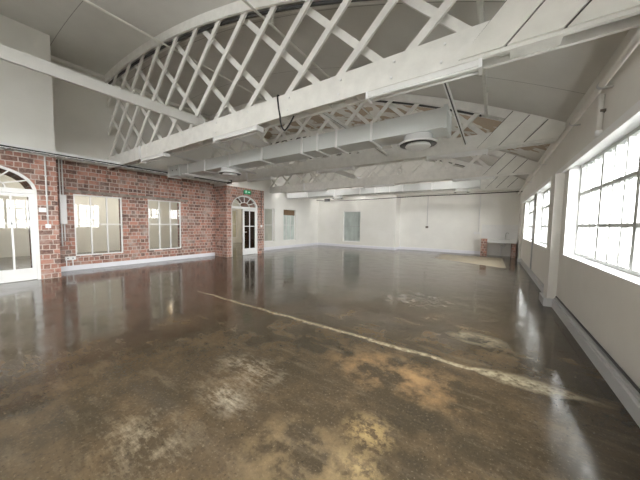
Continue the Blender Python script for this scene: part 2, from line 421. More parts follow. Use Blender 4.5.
# ------------------------------------------------------------------ room seen through the inner windows
mb = MB()
W13 = (11.75, 12.56, .40, 2.45)
panel_x(mb, -16.3, -16.0, YB-.3, 16.4, 0, 3.4, [W13]); mb.box(-16.3, XO, YB-.3, YB, 0, 3.4); mb.box(-16.3, XO, 16.1, 16.4, 0, 3.4)
mb.box(-16.3, XO, YB-.3, 16.4, 3.4, 3.6)
struct(mb.build('wall_adjacent', 'cream'), 'cream walls of the room beyond the brick wall', 'wall')

# ------------------------------------------------------------------ windows in the left and far walls
def window_x(n, w, x, cols, gl, label, transom=None, frame='gloss', t=.035, depth=.05, fw=.04, bars=True):
    """flat window across x, frame face at x"""
    y0, y1, z0, z1 = w
    r = thing('window_%d' % n, (x, (y0+y1)/2, z0), label, 'window', None, 'structure')
    mb = MB(); a = x-depth
    mb.box(a, x, y0, y0+fw, z0, z1); mb.box(a, x, y1-fw, y1, z0, z1); mb.box(a, x, y0+fw, y1-fw, z0, z0+fw); mb.box(a, x, y0+fw, y1-fw, z1-fw, z1)
    mb.build('window_frame', frame, r)
    mb = MB()
    for k in range(1, cols):
        y = y0 + (y1-y0)*k/cols; mb.box(a+.01, x-.005, y-t/2, y+t/2, z0+fw, z1-fw)
    if transom: mb.box(a+.008, x-.003, y0+fw, y1-fw, transom-t/2, transom+t/2)
    mb.build('glazing_bars', frame, r)
    MB().box(a+.02, a+.026, y0+fw, y1-fw, z0+fw, z1-fw).build('window_pane', gl, r)
    return r
window_x(1, W1, XL-.04, 3, 'glass', 'white framed inner window nearest the arched door in the brick wall', 1.40)
window_x(2, W2, XL-.04, 3, 'glass', 'white framed inner window in the brick wall beside the brick pier', 1.41)
window_x(3, W3, XL-.13, 2, 'frostw', 'cream glazed window in the white wall just past the brick pier', 1.41)
window_x(12, W13, -16.06, 2, 'frostw2', 'pale window seen through the open leaf of the far arched door', 1.41)
w4 = window_x(4, W4, XL-.13, 3, 'frost', 'frosted window with a brown blind at its top', 1.41)
mb = MB(); mb.box(XL-.125, XL-.10, W4[0]+.05, W4[1]-.05, 2.02, 2.31); mb.tube([(XL-.09, W4[0]+.05, 2.32), (XL-.09, W4[1]-.05, 2.32)], .022)
mb.build('roller_blind', 'blind', w4)
# far wall window (across y)
r = thing('window_5', ((W5[0]+W5[1])/2, YF1+.1, W5[2]), 'frosted green glazed window in the far white wall', 'window', None, 'structure')
x0, x1, z0, z1 = W5; fw = .05; ya, yb = YF1+.09, YF1+.14
mb = MB(); mb.box(x0, x0+fw, ya, yb, z0, z1); mb.box(x1-fw, x1, ya, yb, z0, z1); mb.box(x0+fw, x1-fw, ya, yb, z0, z0+fw); mb.box(x0+fw, x1-fw, ya, yb, z1-fw, z1)
mb.build('window_frame', 'gloss', r)
MB().box(x0+fw, x1-fw, ya+.005, yb-.005, 1.375, 1.405).build('glazing_bars', 'greyskirt', r)
MB().box(x0+fw, x1-fw, ya+.02, ya+.03, z0+fw, z1-fw).build('window_pane', 'frost', r)

# ------------------------------------------------------------------ steel windows in the window wall
def steel_window(n, w, label, vs, thick, bars):
    y0, y1, z0, z1 = w; xg = 1.22
    r = thing('window_%d' % n, (xg, (y0+y1)/2, z0), label, 'window', None, 'structure')
    mb = MB()
    # painted reveal lining and sill
    mb.box(XR-.012, 1.34, y0-.0, y1, z0, z0+.012)
    mb.build('window_sill', 'gloss', r)
    mb = MB(); mb.box(XR+.001, 1.34, y0, y0+.012, z0+.012, z1); mb.box(XR+.001, 1.34, y1-.012, y1, z0+.012, z1); mb.box(XR+.001, 1.34, y0+.012, y1-.012, z1-.012, z1)
    mb.build('window_reveal', 'gloss', r)
    a, b = y0+.012, y1-.012; c, d = z0+.012, z1-.012; f = .045
    mb = MB(); mb.box(xg-.02, xg+.03, a, a+f, c, d); mb.box(xg-.02, xg+.03, b-f, b, c, d); mb.box(xg-.02, xg+.03, a+f, b-f, c, c+f); mb.box(xg-.02, xg+.03, a+f, b-f, d-f, d)
    for k in thick: mb.box(xg-.03, xg+.04, k-.04, k+.04, c+f, d-f)
    mb.build('window_frame', 'bars', r)
    mb = MB()
    for k in vs: mb.box(xg-.025, xg+.03, k-.02, k+.02, c+f, d-f)
    for z in (1.535, 2.07): mb.box(xg-.026, xg+.028, a+f, b-f, z-.022, z+.022)
    mb.build('glazing_bars', 'bars', r)
    MB().box(xg, xg+.006, a+f, b-f, c+f, d-f).build('window_pane', 'glass', r)
    for k in bars:
        zz = [c + (d-c)*i/48 for i in range(49)]
        MB().tube([(xg+.09, k, z) for z in zz], .01, 8, 0, [.007+.005*abs(math.sin(i*PI/3)) for i in range(49)]).build('twisted_security_bar', 'metal', r)
    # stay and latch on the opening casement
    mb = MB(); mb.box(xg-.04, xg-.015, thick[0]-.05, thick[0]+.02, 1.52, 1.55); mb.tube([(xg-.04, thick[0]-.02, 1.53), (xg-.06, thick[0]-.16, 1.50)], .008)
    mb.build('window_latch', 'brass', r)
    return r
steel_window(6, NW, 'large white steel window nearest the camera on the window wall', [5.8,5.45,4.65,4.3,3.6,3.25,2.55,2.2,1.55], [5.05,3.95,2.9,1.87], [4.82,4.1,3.4])
steel_window(7, FW1, 'second white steel window along the window wall, past the pilaster', [8.2,8.95,9.7], [8.57,9.3], [8.4,9.1,9.85])
steel_window(8, FW2, 'farthest white steel window on the window wall, near the sink', [10.95,11.75,12.55,13.1], [11.35,12.15], [11.15,12.35])
steel_window(9, BW, 'unseen white steel window added behind the camera for light', [-3.4,-2.4,-1.4,-.4], [-2.9,-1.9,-.9], [-3.1])

for i, (x0, x1, z0, z1) in enumerate(BKW):
    r = thing('window_%d' % (10+i), ((x0+x1)/2, YB-.15, z0), 'unseen window added for light in the wall behind the camera', 'window', None, 'structure')
    ya, yb = YB-.18, YB-.12
    mb = MB(); mb.box(x0, x0+.05, ya, yb, z0, z1); mb.box(x1-.05, x1, ya, yb, z0, z1); mb.box(x0+.05, x1-.05, ya, yb, z0, z0+.05); mb.box(x0+.05, x1-.05, ya, yb, z1-.05, z1)
    for k in range(1, 4): mb.box(x0+(x1-x0)*k/4-.02, x0+(x1-x0)*k/4+.02, ya, yb, z0+.05, z1-.05)
    mb.box(x0+.05, x1-.05, ya+.005, yb-.005, (z0+z1)/2-.02, (z0+z1)/2+.02)
    mb.build('window_frame', 'gloss', r)
    MB().box(x0+.05, x1-.05, ya+.02, ya+.026, z0+.05, z1-.05).build('window_pane', 'glass', r)

# ------------------------------------------------------------------ arched doors
def arched_door(n, d, x, label, leaves, gl, leaf_split):
    c, hw, zs, rise = d['c'], d['hw'], d['zs'], d['rise']
    r = thing('door_%d' % n, (x, c, 0), label, 'door', None, 'structure')
    xf, xb = x-.03, x-.13; fw = .06
    mb = MB()
    mb.box(xb, xf, c-hw, c-hw+fw, 0, zs); mb.box(xb, xf, c+hw-fw, c+hw, 0, zs)
    o_, i_ = arch_pts(c, hw, zs, rise), arch_pts(c, hw-fw, zs, rise-fw)
    for k in range(len(o_)-1): mb.prism([o_[k], o_[k+1], i_[k+1], i_[k]], 'x', xb, xf)
    mb.box(xb, xf, c-hw+fw, c+hw-fw, zs-.06, zs+.05)
    mb.build('door_frame', 'gloss', r)
    # fanlight: half ring and radial bars
    mb = MB(); xa, xz = xb+.035, xf-.02; hr, rr = (hw-fw)*.42, (rise-fw)*.42
    a_, b_ = arch_pts(c, hr, zs+.05, rr), arch_pts(c, hr-.028, zs+.05, rr-.028)
    for k in range(len(a_)-1): mb.prism([a_[k], a_[k+1], b_[k+1], b_[k]], 'x', xa, xz)
    for k in range(1, 6):
        t = PI*k/6; u, w_ = math.cos(t), math.sin(t); s0 = .0 if False else 1
        p = (c+hr*u*.98, zs+.05+rr*w_*.98); q = (c+(hw-fw*.6)*u, zs+(rise-fw*.6)*w_)
        dx, dz = q[0]-p[0], q[1]-p[1]; L = math.hypot(dx, dz); nx, nz = -dz/L*.014, dx/L*.014
        mb.prism([(p[0]+nx,p[1]+nz),(q[0]+nx,q[1]+nz),(q[0]-nx,q[1]-nz),(p[0]-nx,p[1]-nz)], 'x', xa, xz)
    fan = mb.build('fanlight_bars', 'gloss', r)
    pts = arch_pts(c, hw-fw, zs+.05, rise-fw-.05)
    MB().prism(pts, 'x', xb+.045, xb+.051).build('fanlight_glass', 'glass', r)
    for (ya, yb) in leaves:
        lf = MB(); s = .075; x2, x1_ = xf-.02, xb+.02; zt = zs-.065; bot = .30
        lf.box(x1_, x2, ya, ya+s, .01, zt); lf.box(x1_, x2, yb-s, yb, .01, zt)
        lf.box(x1_, x2, ya+s, yb-s, .01, bot); lf.box(x1_, x2, ya+s, yb-s, zt-s, zt)
        m = (ya+yb)/2; lf.box(x1_+.01, x2-.01, m-.018, m+.018, bot, zt-s); lf.box(x1_+.01, x2-.01, ya+s, yb-s, leaf_split-.018, leaf_split+.018)
        L_ = lf.build('door_leaf', 'gloss', r)
        MB().box((x1_+x2)/2-.003, (x1_+x2)/2+.003, ya+s, yb-s, bot, zt-s).build('door_glass', gl, L_)
        h = MB(); h.box(x2, x2+.012, ya+.015, ya+.06, .98, 1.16); h.tube([(x2+.05, ya+.04, 1.08), (x2+.05, ya+.16, 1.08)], .011); h.tube([(x2, ya+.04, 1.08), (x2+.055, ya+.04, 1.08)], .011)
        h.build('door_handle', 'plastic', L_)
    return r
arched_door(1, D1, XP1, 'white arched glazed door in the near brick pier at the left edge', [(D1['c']-D1['hw']+.06, D1['c']-.002), (D1['c']+.002, D1['c']+D1['hw']-.06)], 'glass', 1.41)
arched_door(2, D2, XP2, 'white arched door in the far brick pier with one leaf standing open', [(7.87, D2['c']+D2['hw']-.06)], 'darkglass', 1.35)

# ------------------------------------------------------------------ roof trusses
ZB, ZT = 3.19, 3.53
def clip_poly(poly, f):
    """keep the points where f(p) >= 0 (f linear enough between neighbours)"""
    out = []
    for i in range(len(poly)):
        a, b = poly[i], poly[(i+1) % len(poly)]; fa, fb = f(a), f(b)
        if fa >= 0: out.append(a)
        if (fa >= 0) != (fb >= 0):
            lo, hi = 0., 1.
            for _ in range(30):
                m = (lo+hi)/2; p = (a[0]+(b[0]-a[0])*m, a[1]+(b[1]-a[1])*m)
                if (f(p) >= 0) == (fa >= 0): lo = m
                else: hi = m
            out.append((a[0]+(b[0]-a[0])*lo, a[1]+(b[1]-a[1])*lo))
    return out
XE0, XE1 = XL+.001, XR-.002
def bar_poly(x0, ang, w):
    c, s = math.cos(ang), math.sin(ang); L = 6
    nx, nz = -s*w/2, c*w/2; bx, bz = x0-c/s*.33*1, 3.53-.33
    p = [(bx+nx,bz+nz),(bx+c*L+nx,bz+s*L+nz),(bx+c*L-nx,bz+s*L-nz),(bx-nx,bz-nz)]
    p = clip_poly(p, lambda q: q[0]-(XE0+.002)); p = clip_poly(p, lambda q: .9-q[0]) if len(p) > 2 else p
    p = clip_poly(p, lambda q: arc(max(XL,min(XR,q[0])))-.15-q[1]) if len(p) > 2 else p
    return clip_poly(p, lambda q: q[1]-3.24) if len(p) > 2 else p
def make_truss():
    y = TY[0]
    r = thing('roof_truss', (-4.7, y+.12, ZB), 'nearest white lattice roof truss, with a black cable looped over its chord', 'roof truss', 'bowstring roof trusses')
    mb = MB(); mb.box(XE0, XE1, y, y+.045, ZB, ZT); mb.box(XE0, XE1, y+.195, y+.24, ZB, ZT)
    mb.build('bottom_chord', 'timber', r, bevel=.004)
    k = -9.9
    while k < .8:                      # packing blocks in the slot between the two chord boards
        MB().box(k, k+.38, y+.045, y+.195, ZB+.012, ZT-.04).build('packing_block', 'timber', r); k += .83
    xs = [XE0 + (XE1-XE0)*i/50 for i in range(51)]
    mb = MB()
    for ya in (y, y+.195):
        mb.prism([(x, arc(x)-.20) for x in xs] + [(x, arc(x)-.004) for x in reversed(xs)], 'y', ya, ya+.045)
    mb.build('top_chord', 'timber', r)
    xg = [x for x in xs if x < -.3]
    MB().prism([(x, arc(x)-.228) for x in xg] + [(x, arc(x)-.19) for x in reversed(xg)], 'y', y+.10, y+.14).build('painted_shadow_strip', 'grey', r)  # dark strip painted in for the shade of the slot under the chord
    for i in range(-1, 14):
        p = bar_poly(-1.87-.945*i, math.radians(42.5), .10)
        if len(p) > 2 and max(q[1] for q in p)-min(q[1] for q in p) > .3: MB().prism(p, 'y', y+.05, y+.085).build('lattice_bar', 'timber', r)
    for i in range(-1, 16):
        p = bar_poly(-1.23-.975*i, math.radians(180-44), .10)
        if len(p) > 2 and max(q[1] for q in p)-min(q[1] for q in p) > .3: MB().prism(p, 'y', y+.155, y+.19).build('lattice_bar', 'timber', r)
    ex = [-.385, .02, .44, 1.03]; sl = .656/.71
    for ya, yb in ((y-.028, y-.001), (y+.241, y+.268)):
        for i in range(3):
            a, b = ex[i]+.013, ex[i+1]-.013; z0 = ZB+.035
            p = [(a, z0), (b, z0), (b+sl*1.5, z0+1.5), (a+sl*1.5, z0+1.5)]
            if i == 2: p = [(a, z0), (.95, z0), (XE1, z0+.12), (XE1, z0+1.5), (a+sl*1.5, z0+1.5)]
            p = clip_poly(p, lambda q: XE1-q[0]); 
            for _ in range(2): p = clip_poly(p, lambda q: arc(min(XR,q[0]))-.008-q[1])
            MB().prism(p, 'y', ya-(.006 if i == 1 else 0), yb).build('gusset_board', 'ply', r)
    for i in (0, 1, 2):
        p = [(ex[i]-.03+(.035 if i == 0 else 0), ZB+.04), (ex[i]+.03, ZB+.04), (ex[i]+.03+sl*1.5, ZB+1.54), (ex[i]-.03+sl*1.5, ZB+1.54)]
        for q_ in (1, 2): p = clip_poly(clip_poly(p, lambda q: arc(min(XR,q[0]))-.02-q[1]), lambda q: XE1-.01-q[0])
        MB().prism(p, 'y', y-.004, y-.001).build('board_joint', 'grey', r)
    for x in (-9.6,-8.7,-7.6,-6.9,-5.9,-4.62,-3.7,-2.75,-1.83,-1.1,-.55):
        for z, q in ((3.27, 0), (3.45, .03)):
            MB().tube([(x+q, y-.012, z), (x+q, y, z)], .014, 8).build('bolt', 'gloss', r)
    MB().box(-8.05, -7.95, y-.02, y, ZB, ZT+.005).build('splice_strap', 'plastic', r)
    return r
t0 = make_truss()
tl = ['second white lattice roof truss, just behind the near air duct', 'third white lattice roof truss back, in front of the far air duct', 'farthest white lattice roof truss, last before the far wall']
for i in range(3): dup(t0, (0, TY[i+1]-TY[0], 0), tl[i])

# bracing plank that lies along the chords
for (a, b) in ((-.6, 14.26),):
    tag(MB().box(-5.29, -5.24, a, b, ZT+.0005, ZT+.175).build('bracing_plank', 'gloss', origin=(-5.06, a, ZT), bevel=.004), 'long white bracing board standing on edge across the tops of the truss chords', 'plank')

# black cable looped over the nearest chord
y = TY[0]
pts = [(-2.95, y+.03, 3.541), (-2.95, y-.005, 3.545), (-2.95, y-.011, 3.50), (-2.93, y-.011, 3.35), (-2.90, y-.011, 3.22), (-2.86, y-.02, 3.06), (-2.80, y-.02, 2.97), (-2.75, y-.01, 2.99), (-2.70, y+.02, 3.08), (-2.66, y+.05, 3.18)]
def smooth(pts, n=6):
    P = [Vector(p) for p in pts]; out = []
    for i in range(len(P)-1):
        a, b, c, d = P[max(i-1,0)], P[i], P[i+1], P[min(i+2,len(P)-1)]
        for k in range(n):
            t = k/n; out.append(.5*((2*b)+(c-a)*t+(2*a-5*b+4*c-d)*t*t+(3*b-a-3*c+d)*t**3))
    return out + [P[-1]]
tag(MB().tube(smooth(pts), .012, 8).build('cable', 'dark', origin=(-2.95, y, 3.53)), 'black cable looped over the nearest truss chord and hanging below it', 'cable')

# ------------------------------------------------------------------ fluorescent battens
def make_batten(x0, x1, y, tube='tube'):
    c = (x0+x1)/2; r = thing('fluorescent_batten', (c, y+.10, ZB), '', 'light fitting', 'twin tube fluorescent battens under the trusses')
    mb = MB(); mb.prism([(y+.03, ZB+.002), (y+.17, ZB+.002), (y+.14, ZB-.05), (y+.06, ZB-.05)], 'x', x0, x1); mb.build('housing', 'gloss', r)
    for yy in (y+.045, y+.155):
        MB().tube([(x0+.03, yy, ZB-.067), (x1-.03, yy, ZB-.067)], .014, 10).build('lamp_tube', tube, r)
    for xx in (x0, x1-.03):
        MB().box(xx, xx+.03, y+.02, y+.18, ZB-.088, ZB+.002).build('end_cap', 'plastic', r)
    return r
where = ['the nearest truss', 'the second truss back', 'the third truss back', 'the farthest truss']
side = ['under the window wall end of', 'below the middle of', 'under the brick wall end of']
bat = make_batten(-1.43, -.17, TY[0]-.02)
bat['label'] = 'white twin tube light fitting ' + side[0] + ' ' + where[0]
for i in range(4):
    for k in range(3):
        if i == k == 0: continue
        if i == 3: continue
        dup(bat, (-3.28*k + (.15 if i == 2 and k == 0 else 0), TY[i]-TY[0], 0), 'white twin tube light fitting ' + side[k] + ' ' + where[i])

# unseen lit battens added behind the rear chords to brighten the far end
def make_fill_batten(x0, x1, y):
    r = thing('fill_batten', ((x0+x1)/2, y, 3.36), '', 'light fitting', 'added fill battens behind the rear truss chords')
    MB().box(x0, x1, y, y+.035, 3.40, 3.54).build('housing', 'gloss', r)
    for zz in (3.43, 3.505): MB().tube([(x0+.03, y+.056, zz), (x1-.03, y+.056, zz)], .014, 10).build('lamp_tube', 'fill_tube', r)
    for xx in (x0, x1-.03): MB().box(xx, xx+.03, y+.035, y+.075, 3.405, 3.535).build('end_cap', 'plastic', r)
    return r
fill_bat = make_fill_batten(-2.4, -1.1, TY[3]+.238); fill_bat['label'] = 'added fill light on the back of the farthest truss, nearest the sink'
ws = ['right of the middle', 'left of the middle', 'near the left wall']
for k in range(1, 4): dup(fill_bat, (-2.6*k, 0, 0), 'added fill light on the back of the farthest truss, ' + ws[k-1])
for i in (1, 2):
    for k in range(4):
        dup(fill_bat, (-2.6*k, TY[i]-TY[3], 0), 'added fill light on the back of the %s truss, ' % ('first', 'second', 'third')[i] + (['nearest the window wall'] + ws)[k])

# ------------------------------------------------------------------ air ducts
def make_duct(yf, xa, xb, straps, label, diffs, extra):
    z0, z1, yb = 3.0, 3.30, yf+.46
    r = thing('air_duct', ((xa+xb)/2, yf+.23, z0), label, 'air duct', 'rectangular air ducts between the trusses')
    mb = MB(); mb.box(xa, xb, yf, yb, z0, z1); mb.build('duct_body', 'duct', r, bevel=.006)
    for x in (xa, xb-.03):
        mb = MB(); mb.box(x-.012, x+.042, yf-.025, yb+.025, z0-.025, z0); mb.box(x-.012, x+.042, yf-.025, yb+.025, z1, z1+.025); mb.box(x-.012, x+.042, yf-.025, yf, z0, z1); mb.box(x-.012, x+.042, yb, yb+.025, z0, z1)
        mb.build('end_flange', 'duct', r)
    for x in straps:
        mb = MB(); mb.box(x-.018, x+.018, yf-.03, yf-.004, z0-.012, z1+.02); mb.box(x-.018, x+.018, yf-.03, yb+.03, z0-.032, z0-.008); mb.box(x-.018, x+.018, yb+.004, yb+.03, z0-.012, z1+.02)
        mb.build('hanger_strap', 'plastic', r)
    for x in diffs:
        d = MB().lathe([(.23,0),(.23,-.10),(.31,-.115),(.315,-.14),(.30,-.145),(.295,-.13)], (x, yf+.24, z0-.001), 40).build('ceiling_diffuser', 'gloss', r)
        MB().lathe([(.294,-.131),(.294,-.135),(.01,-.1345)], (x, yf+.24, z0), 40).build('diffuser_slot', 'grey', d)
        MB().lathe([(.19,-.136),(.205,-.165),(.19,-.18),(.01,-.185)], (x, yf+.24, z0), 40).build('diffuser_plate', 'gloss', d)
    if extra:
        mb = MB(); mb.box(xa-.74, xa-.012, yf+.05, yf+.42, 3.03, 3.36); mb.build('branch_duct', 'duct', r, bevel=.006)
        mb = MB(); mb.box(xa-.76, xa-.71, yf+.02, yf+.45, 3.0, 3.39); mb.build('branch_flange', 'gloss', r)
        mb = MB()
        for x in (xa-.5, xa-.25): mb.tube([(x, yf+.05, 3.2), (x, yf+.044, 3.2)], .022, 12)
        mb.build('test_hole', 'grey', r)
    return r
make_duct(4.35, -8.4, -.66, [-6.96,-5.82,-4.62,-3.42,-3.02,-2.58,-1.86], 'near white rectangular air duct between the nearest and second trusses', [-1.12, -6.15], True)
make_duct(11.6, -10.2, -.5, [-8.7,-6.9,-5.49,-4.71,-4.0,-3.4,-2.2], 'far white rectangular air duct between the third and farthest trusses', [-1.12, -6.9], False)
# slotted channels that carry the near duct, fixed between two chords
lab = ['slotted white support rail near the window wall end of the near duct', 'slotted white support rail over the middle of the near duct', 'slotted white support rail left of the long board, over the near duct', 'slotted white support rail nearest the brick wall, over the near duct']
for x, l in zip((-.60, -2.42, -5.72, -7.45), lab):
    r = thing('support_rail', (x, 5.05, 3.32), l, 'support rail', 'slotted rails over the near air duct')
    mb = MB(); mb.box(x-.025, x+.025, TY[0]+.27, TY[1]-.03, 3.345, 3.375); mb.box(x-.025, x-.012, TY[0]+.27, TY[1]-.03, 3.327, 3.345); mb.box(x+.012, x+.025, TY[0]+.27, TY[1]-.03, 3.327, 3.345)
    mb.build('channel', 'gloss', r); MB().box(x-.011, x+.011, TY[0]+.28, TY[1]-.04, 3.338, 3.3445).build('slot', 'grey', r)

# ------------------------------------------------------------------ conduits below the ceiling
for x, y0, y1, rr, l in ((-6.65, -4.4, 14.0, .022, 'thin white conduit under the ceiling nearest the brick wall'), (-3.47, -4.4, 14.0, .022, 'thin white conduit running under the middle of the curved ceiling'), (-.23, -4.4, 6.72, .028, 'white conduit under the low ceiling near the window wall, ending at the second truss')):
    z = arc(x)-.245
    r = thing('conduit', (x, y0, z), l, 'conduit', 'conduits under the ceiling')
    MB().tube([(x, y0, z), (x, y1, z)], rr, 10).build('pipe', 'pipe', r)
    mb = MB(); yy = .9
    while yy < y1: mb.box(x-.03, x+.03, yy, yy+.03, z+rr, arc(x)-.004); yy += 2.6
    mb.build('bracket', 'pipe', r)
x = XL+.06; tag(MB().tube([(x, 1.78, 5.96), (x, 6.94, 5.96)], .035, 10).build('pipe', 'pipe', origin=(x, 1.78, 5.96)), 'painted pipe along the top of the white left wall under the ceiling', 'pipe')

# ------------------------------------------------------------------ window wall services
r = thing('wall_pipe', (.96, -4.4, 3.13), 'fat painted pipe running along the top of the window wall', 'pipe')
MB().tube([(.96, -4.4, 3.14), (.96, 16.07, 3.14)], .036, 12).build('pipe', 'rwall', r)
for yy in (1.5, 4.30, 5.6, 8.7, 11.8, 15.0):
    mb = MB(); mb.box(.97, XR, yy, yy+.05, 3.095, 3.105); mb.tube([(.96, yy, 3.14), (.96, yy+.05, 3.14)], .041, 14); mb.build('clamp', 'greyskirt', r)
r = thing('drop_pipe', (1.0, 4.52, 2.66), 'short vertical pipe dropping from the wall pipe to the near window beam', 'pipe')
MB().tube([(1.01, 4.52, 2.61), (1.01, 4.52, 3.10)], .026, 12).build('pipe', 'rwall', r)
MB().tube([(1.01, 4.52, 2.61), (1.01, 4.52, 2.68)], .036, 12).build('end_socket', 'plastic', r)
mb = MB(); mb.box(1.0, XR, 4.485, 4.555, 2.89, 2.92); mb.build('clamp', 'rust', r)
tag(MB().tube([(1.03, 10.28, .18), (1.03, 10.28, 2.50)], .018, 8).build('conduit', 'greyskirt', origin=(1.03, 10.28, .18)), 'vertical grey conduit on the window wall between the two far windows', 'conduit')
tag(MB().tube(smooth([(1.035, YB+.02, .20), (1.035, 2, .20), (1.035, 4, .205), (1.035, 6.37, .215)]), .012, 8).build('cable', 'grey', origin=(1.035, YB, .20)), 'dark cable lying along the top of the window wall skirting', 'cable')

# ------------------------------------------------------------------ brick wall services
r = thing('cable_tray', (XP1+.1, 2.5, 3.09), 'black and white cable tray along the top of the brick wall', 'cable tray')
ya, yb = -1.8, 6.94
MB().box(XP1+.03, XP1+.045, ya, yb, 3.12, 3.27).build('rail', 'gloss', r)
MB().box(XP1+.255, XP1+.265, ya, yb, 3.115, 3.13).build('rail', 'gloss', r)
mb = MB(); yy = ya+.1
while yy < yb: mb.box(XP1+.045, XP1+.255, yy, yy+.03, 3.115, 3.13); yy += .3
mb.build('rungs', 'gloss', r)
mb = MB()
for k in range(4): mb.tube([(XP1+.10+k*.044, ya, 3.151), (XP1+.10+k*.044, 2.4, 3.151), (XP1+.10+k*.044, yb, 3.151)], .021, 8)
mb.build('cable', 'dark', r)
mb = MB()
for yy in (-.6, .9, 1.7): mb.box(XP1, XP1+.23, yy, yy+.03, 3.10, 3.115)
mb.build('bracket', 'gloss', r)
x = XP1+.018
r = thing('switch_conduit', (x, 1.55, 1.31), 'white conduit with a switch box on the near brick pier', 'conduit')
MB().tube([(x, 1.55, 1.40), (x, 1.55, 3.10)], .016, 8).build('pipe', 'plastic', r)
mb = MB()
for z in (1.6, 2.1, 2.6): mb.box(XP1, XP1+.036, 1.525, 1.575, z, z+.025)
mb.build('saddle', 'plastic', r)
MB().box(XP1, XP1+.045, 1.50, 1.60, 1.30, 1.40).build('switch_box', 'plastic', r, bevel=.005)
MB().box(XP1, XP1+.05, 1.40, 1.53, 1.70, 1.81).build('junction_box', 'plastic', r, bevel=.005)
r = thing('electrical_cover', (XL+.05, 2.03, .72), 'tall white electrical cover with pipes beside the near brick pier', 'electrical box')
MB().box(XL, XL+.12, 1.955, 2.10, 1.40, 2.24).build('cover', 'plastic', r, bevel=.015)
for yy in (1.99, 2.05):
    MB().tube([(XL+.03, yy, 2.235), (XL+.03, yy, ZB2)], .018, 8).build('pipe', 'plastic', r)
    MB().tube([(XL+.03, yy, .75 if yy < 2.02 else .9), (XL+.03, yy, 1.405)], .018, 8).build('pipe', 'plastic', r)
r = thing('double_socket', (XL+.02, 2.14, .36), 'white double socket low on the brick wall under the tall cover', 'socket')
MB().box(XL, XL+.03, 2.03, 2.27, .32, .43).build('plate', 'plastic', r, bevel=.004)
mb = MB()
for yy in (2.09, 2.2): mb.box(XL+.0301, XL+.034, yy-.012, yy+.012, .36, .39)
mb.build('socket_holes', 'grey', r)
mb = MB()
for yy in (2.06, 2.2): mb.box(XL, XL+.018, yy-.012, yy+.012, .151, .32)
mb.build('trunking', 'plastic', r)
# tray that crosses below the duct
r = thing('metal_tray', (-7.78, 5.1, 2.93), 'two white metal rails with a dark end below the left end of a duct', 'rail')
for xx in (-7.86, -7.70): MB().box(xx, xx+.04, 4.15, 5.75, 2.93, 2.965).build('rail', 'gloss', r)
MB().box(-7.87, -7.65, 5.75, 5.80, 2.88, 3.0).build('end_plate', 'grey', r)
for yy in (4.28, 4.86): MB().box(-7.79, -7.77, yy, yy+.03, 2.965, 3.38).build('hanger', 'gloss', r)
MB().box(-7.86, -7.66, 4.2, 4.95, 3.375, 3.40).build('hanger_bar', 'gloss', r)

# exit sign over the far arched door
r = thing('exit_sign', (XP2+.03, 8.05, 2.87), 'green exit sign with running figure and arrow above the far arched door', 'exit sign')
MB().box(XP2, XP2+.05, 7.86, 8.24, 2.83, 3.02).build('sign_body', 'green', r, bevel=.004)
xs_ = XP2+.0505
MB().box(xs_, xs_+.002, 7.87, 8.23, 2.84, 3.01).build('sign_face', 'lit_green', r)
mb = MB(); X0, X1 = xs_+.0022, xs_+.004
def seg(y0, z0, y1, z1, w):
    L = math.hypot(y1-y0, z1-z0); ny, nz = -(z1-z0)/L*w/2, (y1-y0)/L*w/2
    mb.prism([(y0+ny,z0+nz),(y1+ny,z1+nz),(y1-ny,z1-nz),(y0-ny,z0-nz)], 'x', X0, X1)
mb.prism([(7.965+.017*math.cos(t*PI/6), 2.99+.012*math.sin(t*PI/6)) for t in range(12)], 'x', X0, X1)
seg(7.965,2.972,7.95,2.925,.03); seg(7.96,2.965,7.925,2.95,.014); seg(7.965,2.965,8.0,2.945,.014)
seg(7.953,2.927,7.985,2.90,.016); seg(7.985,2.90,7.975,2.862,.014); seg(7.948,2.927,7.93,2.89,.016); seg(7.93,2.89,7.90,2.88,.014)
seg(8.06,2.925,8.15,2.925,.022); mb.prism([(8.14,2.895),(8.19,2.925),(8.14,2.955)], 'x', X0, X1)
mb.build('pictogram', 'lit_white', r)
x = XP2+.014
r = thing('door_conduit', (x, 8.93, 1.30), 'dark conduit and white switch on the brick pier right of the far arched door', 'conduit')
MB().tube([(x, 8.93, 1.42), (x, 8.93, 3.08)], .013, 8).build('pipe', 'grey', r)
MB().box(XP2, XP2+.04, 8.88, 8.98, 1.30, 1.42).build('switch_box', 'plastic', r, bevel=.004)

# ------------------------------------------------------------------ far wall services and sink
yw = YF2
tag(MB().tube([(XS+.06, yw-.05, 3.32), (.90, yw-.05, 3.32)], .035, 10).build('pipe', 'pipe', origin=(-2, yw-.05, 3.32)), 'white horizontal pipe high across the far wall', 'pipe')
r = thing('cable', (-9.3, 15.0, 3.1), 'long black cable strung across the room in front of the far wall', 'cable')
MB().tube(smooth([(-10.43, 15.0, 3.16), (-9.2, 15.0, 3.09), (-7.6, 15.0, 3.07), (-5.6, 15.0, 3.09), (-3.4, 15.0, 3.13), (-1.2, 15.0, 3.12), (XR-.01, 15.0, 3.13)]), .022, 8).build('wire', 'dark', r)
MB().box(-9.75, -9.35, 14.95, 15.05, 3.06, 3.24).build('junction_box', 'grey', r)
mb = MB()
for xx in (-9.7, -9.42): mb.box(xx, xx+.02, 15.05, YF1, 3.2, 3.22)
mb.build('bracket', 'grey', r)
r = thing('isolator_conduit', (-3.23, yw, 1.36), 'conduit with a dark switch box on the middle of the far wall', 'conduit')
MB().tube([(-3.23, yw-.015, 1.47), (-3.23, yw-.015, 3.28)], .015, 8).build('pipe', 'greyskirt', r)
MB().box(-3.30, -3.16, yw-.06, yw, 1.36, 1.47).build('switch_box', 'rust', r, bevel=.004)
r = thing('socket_conduit', (-.62, yw, 1.1), 'white conduit with sockets on the far wall left of the sink', 'conduit')
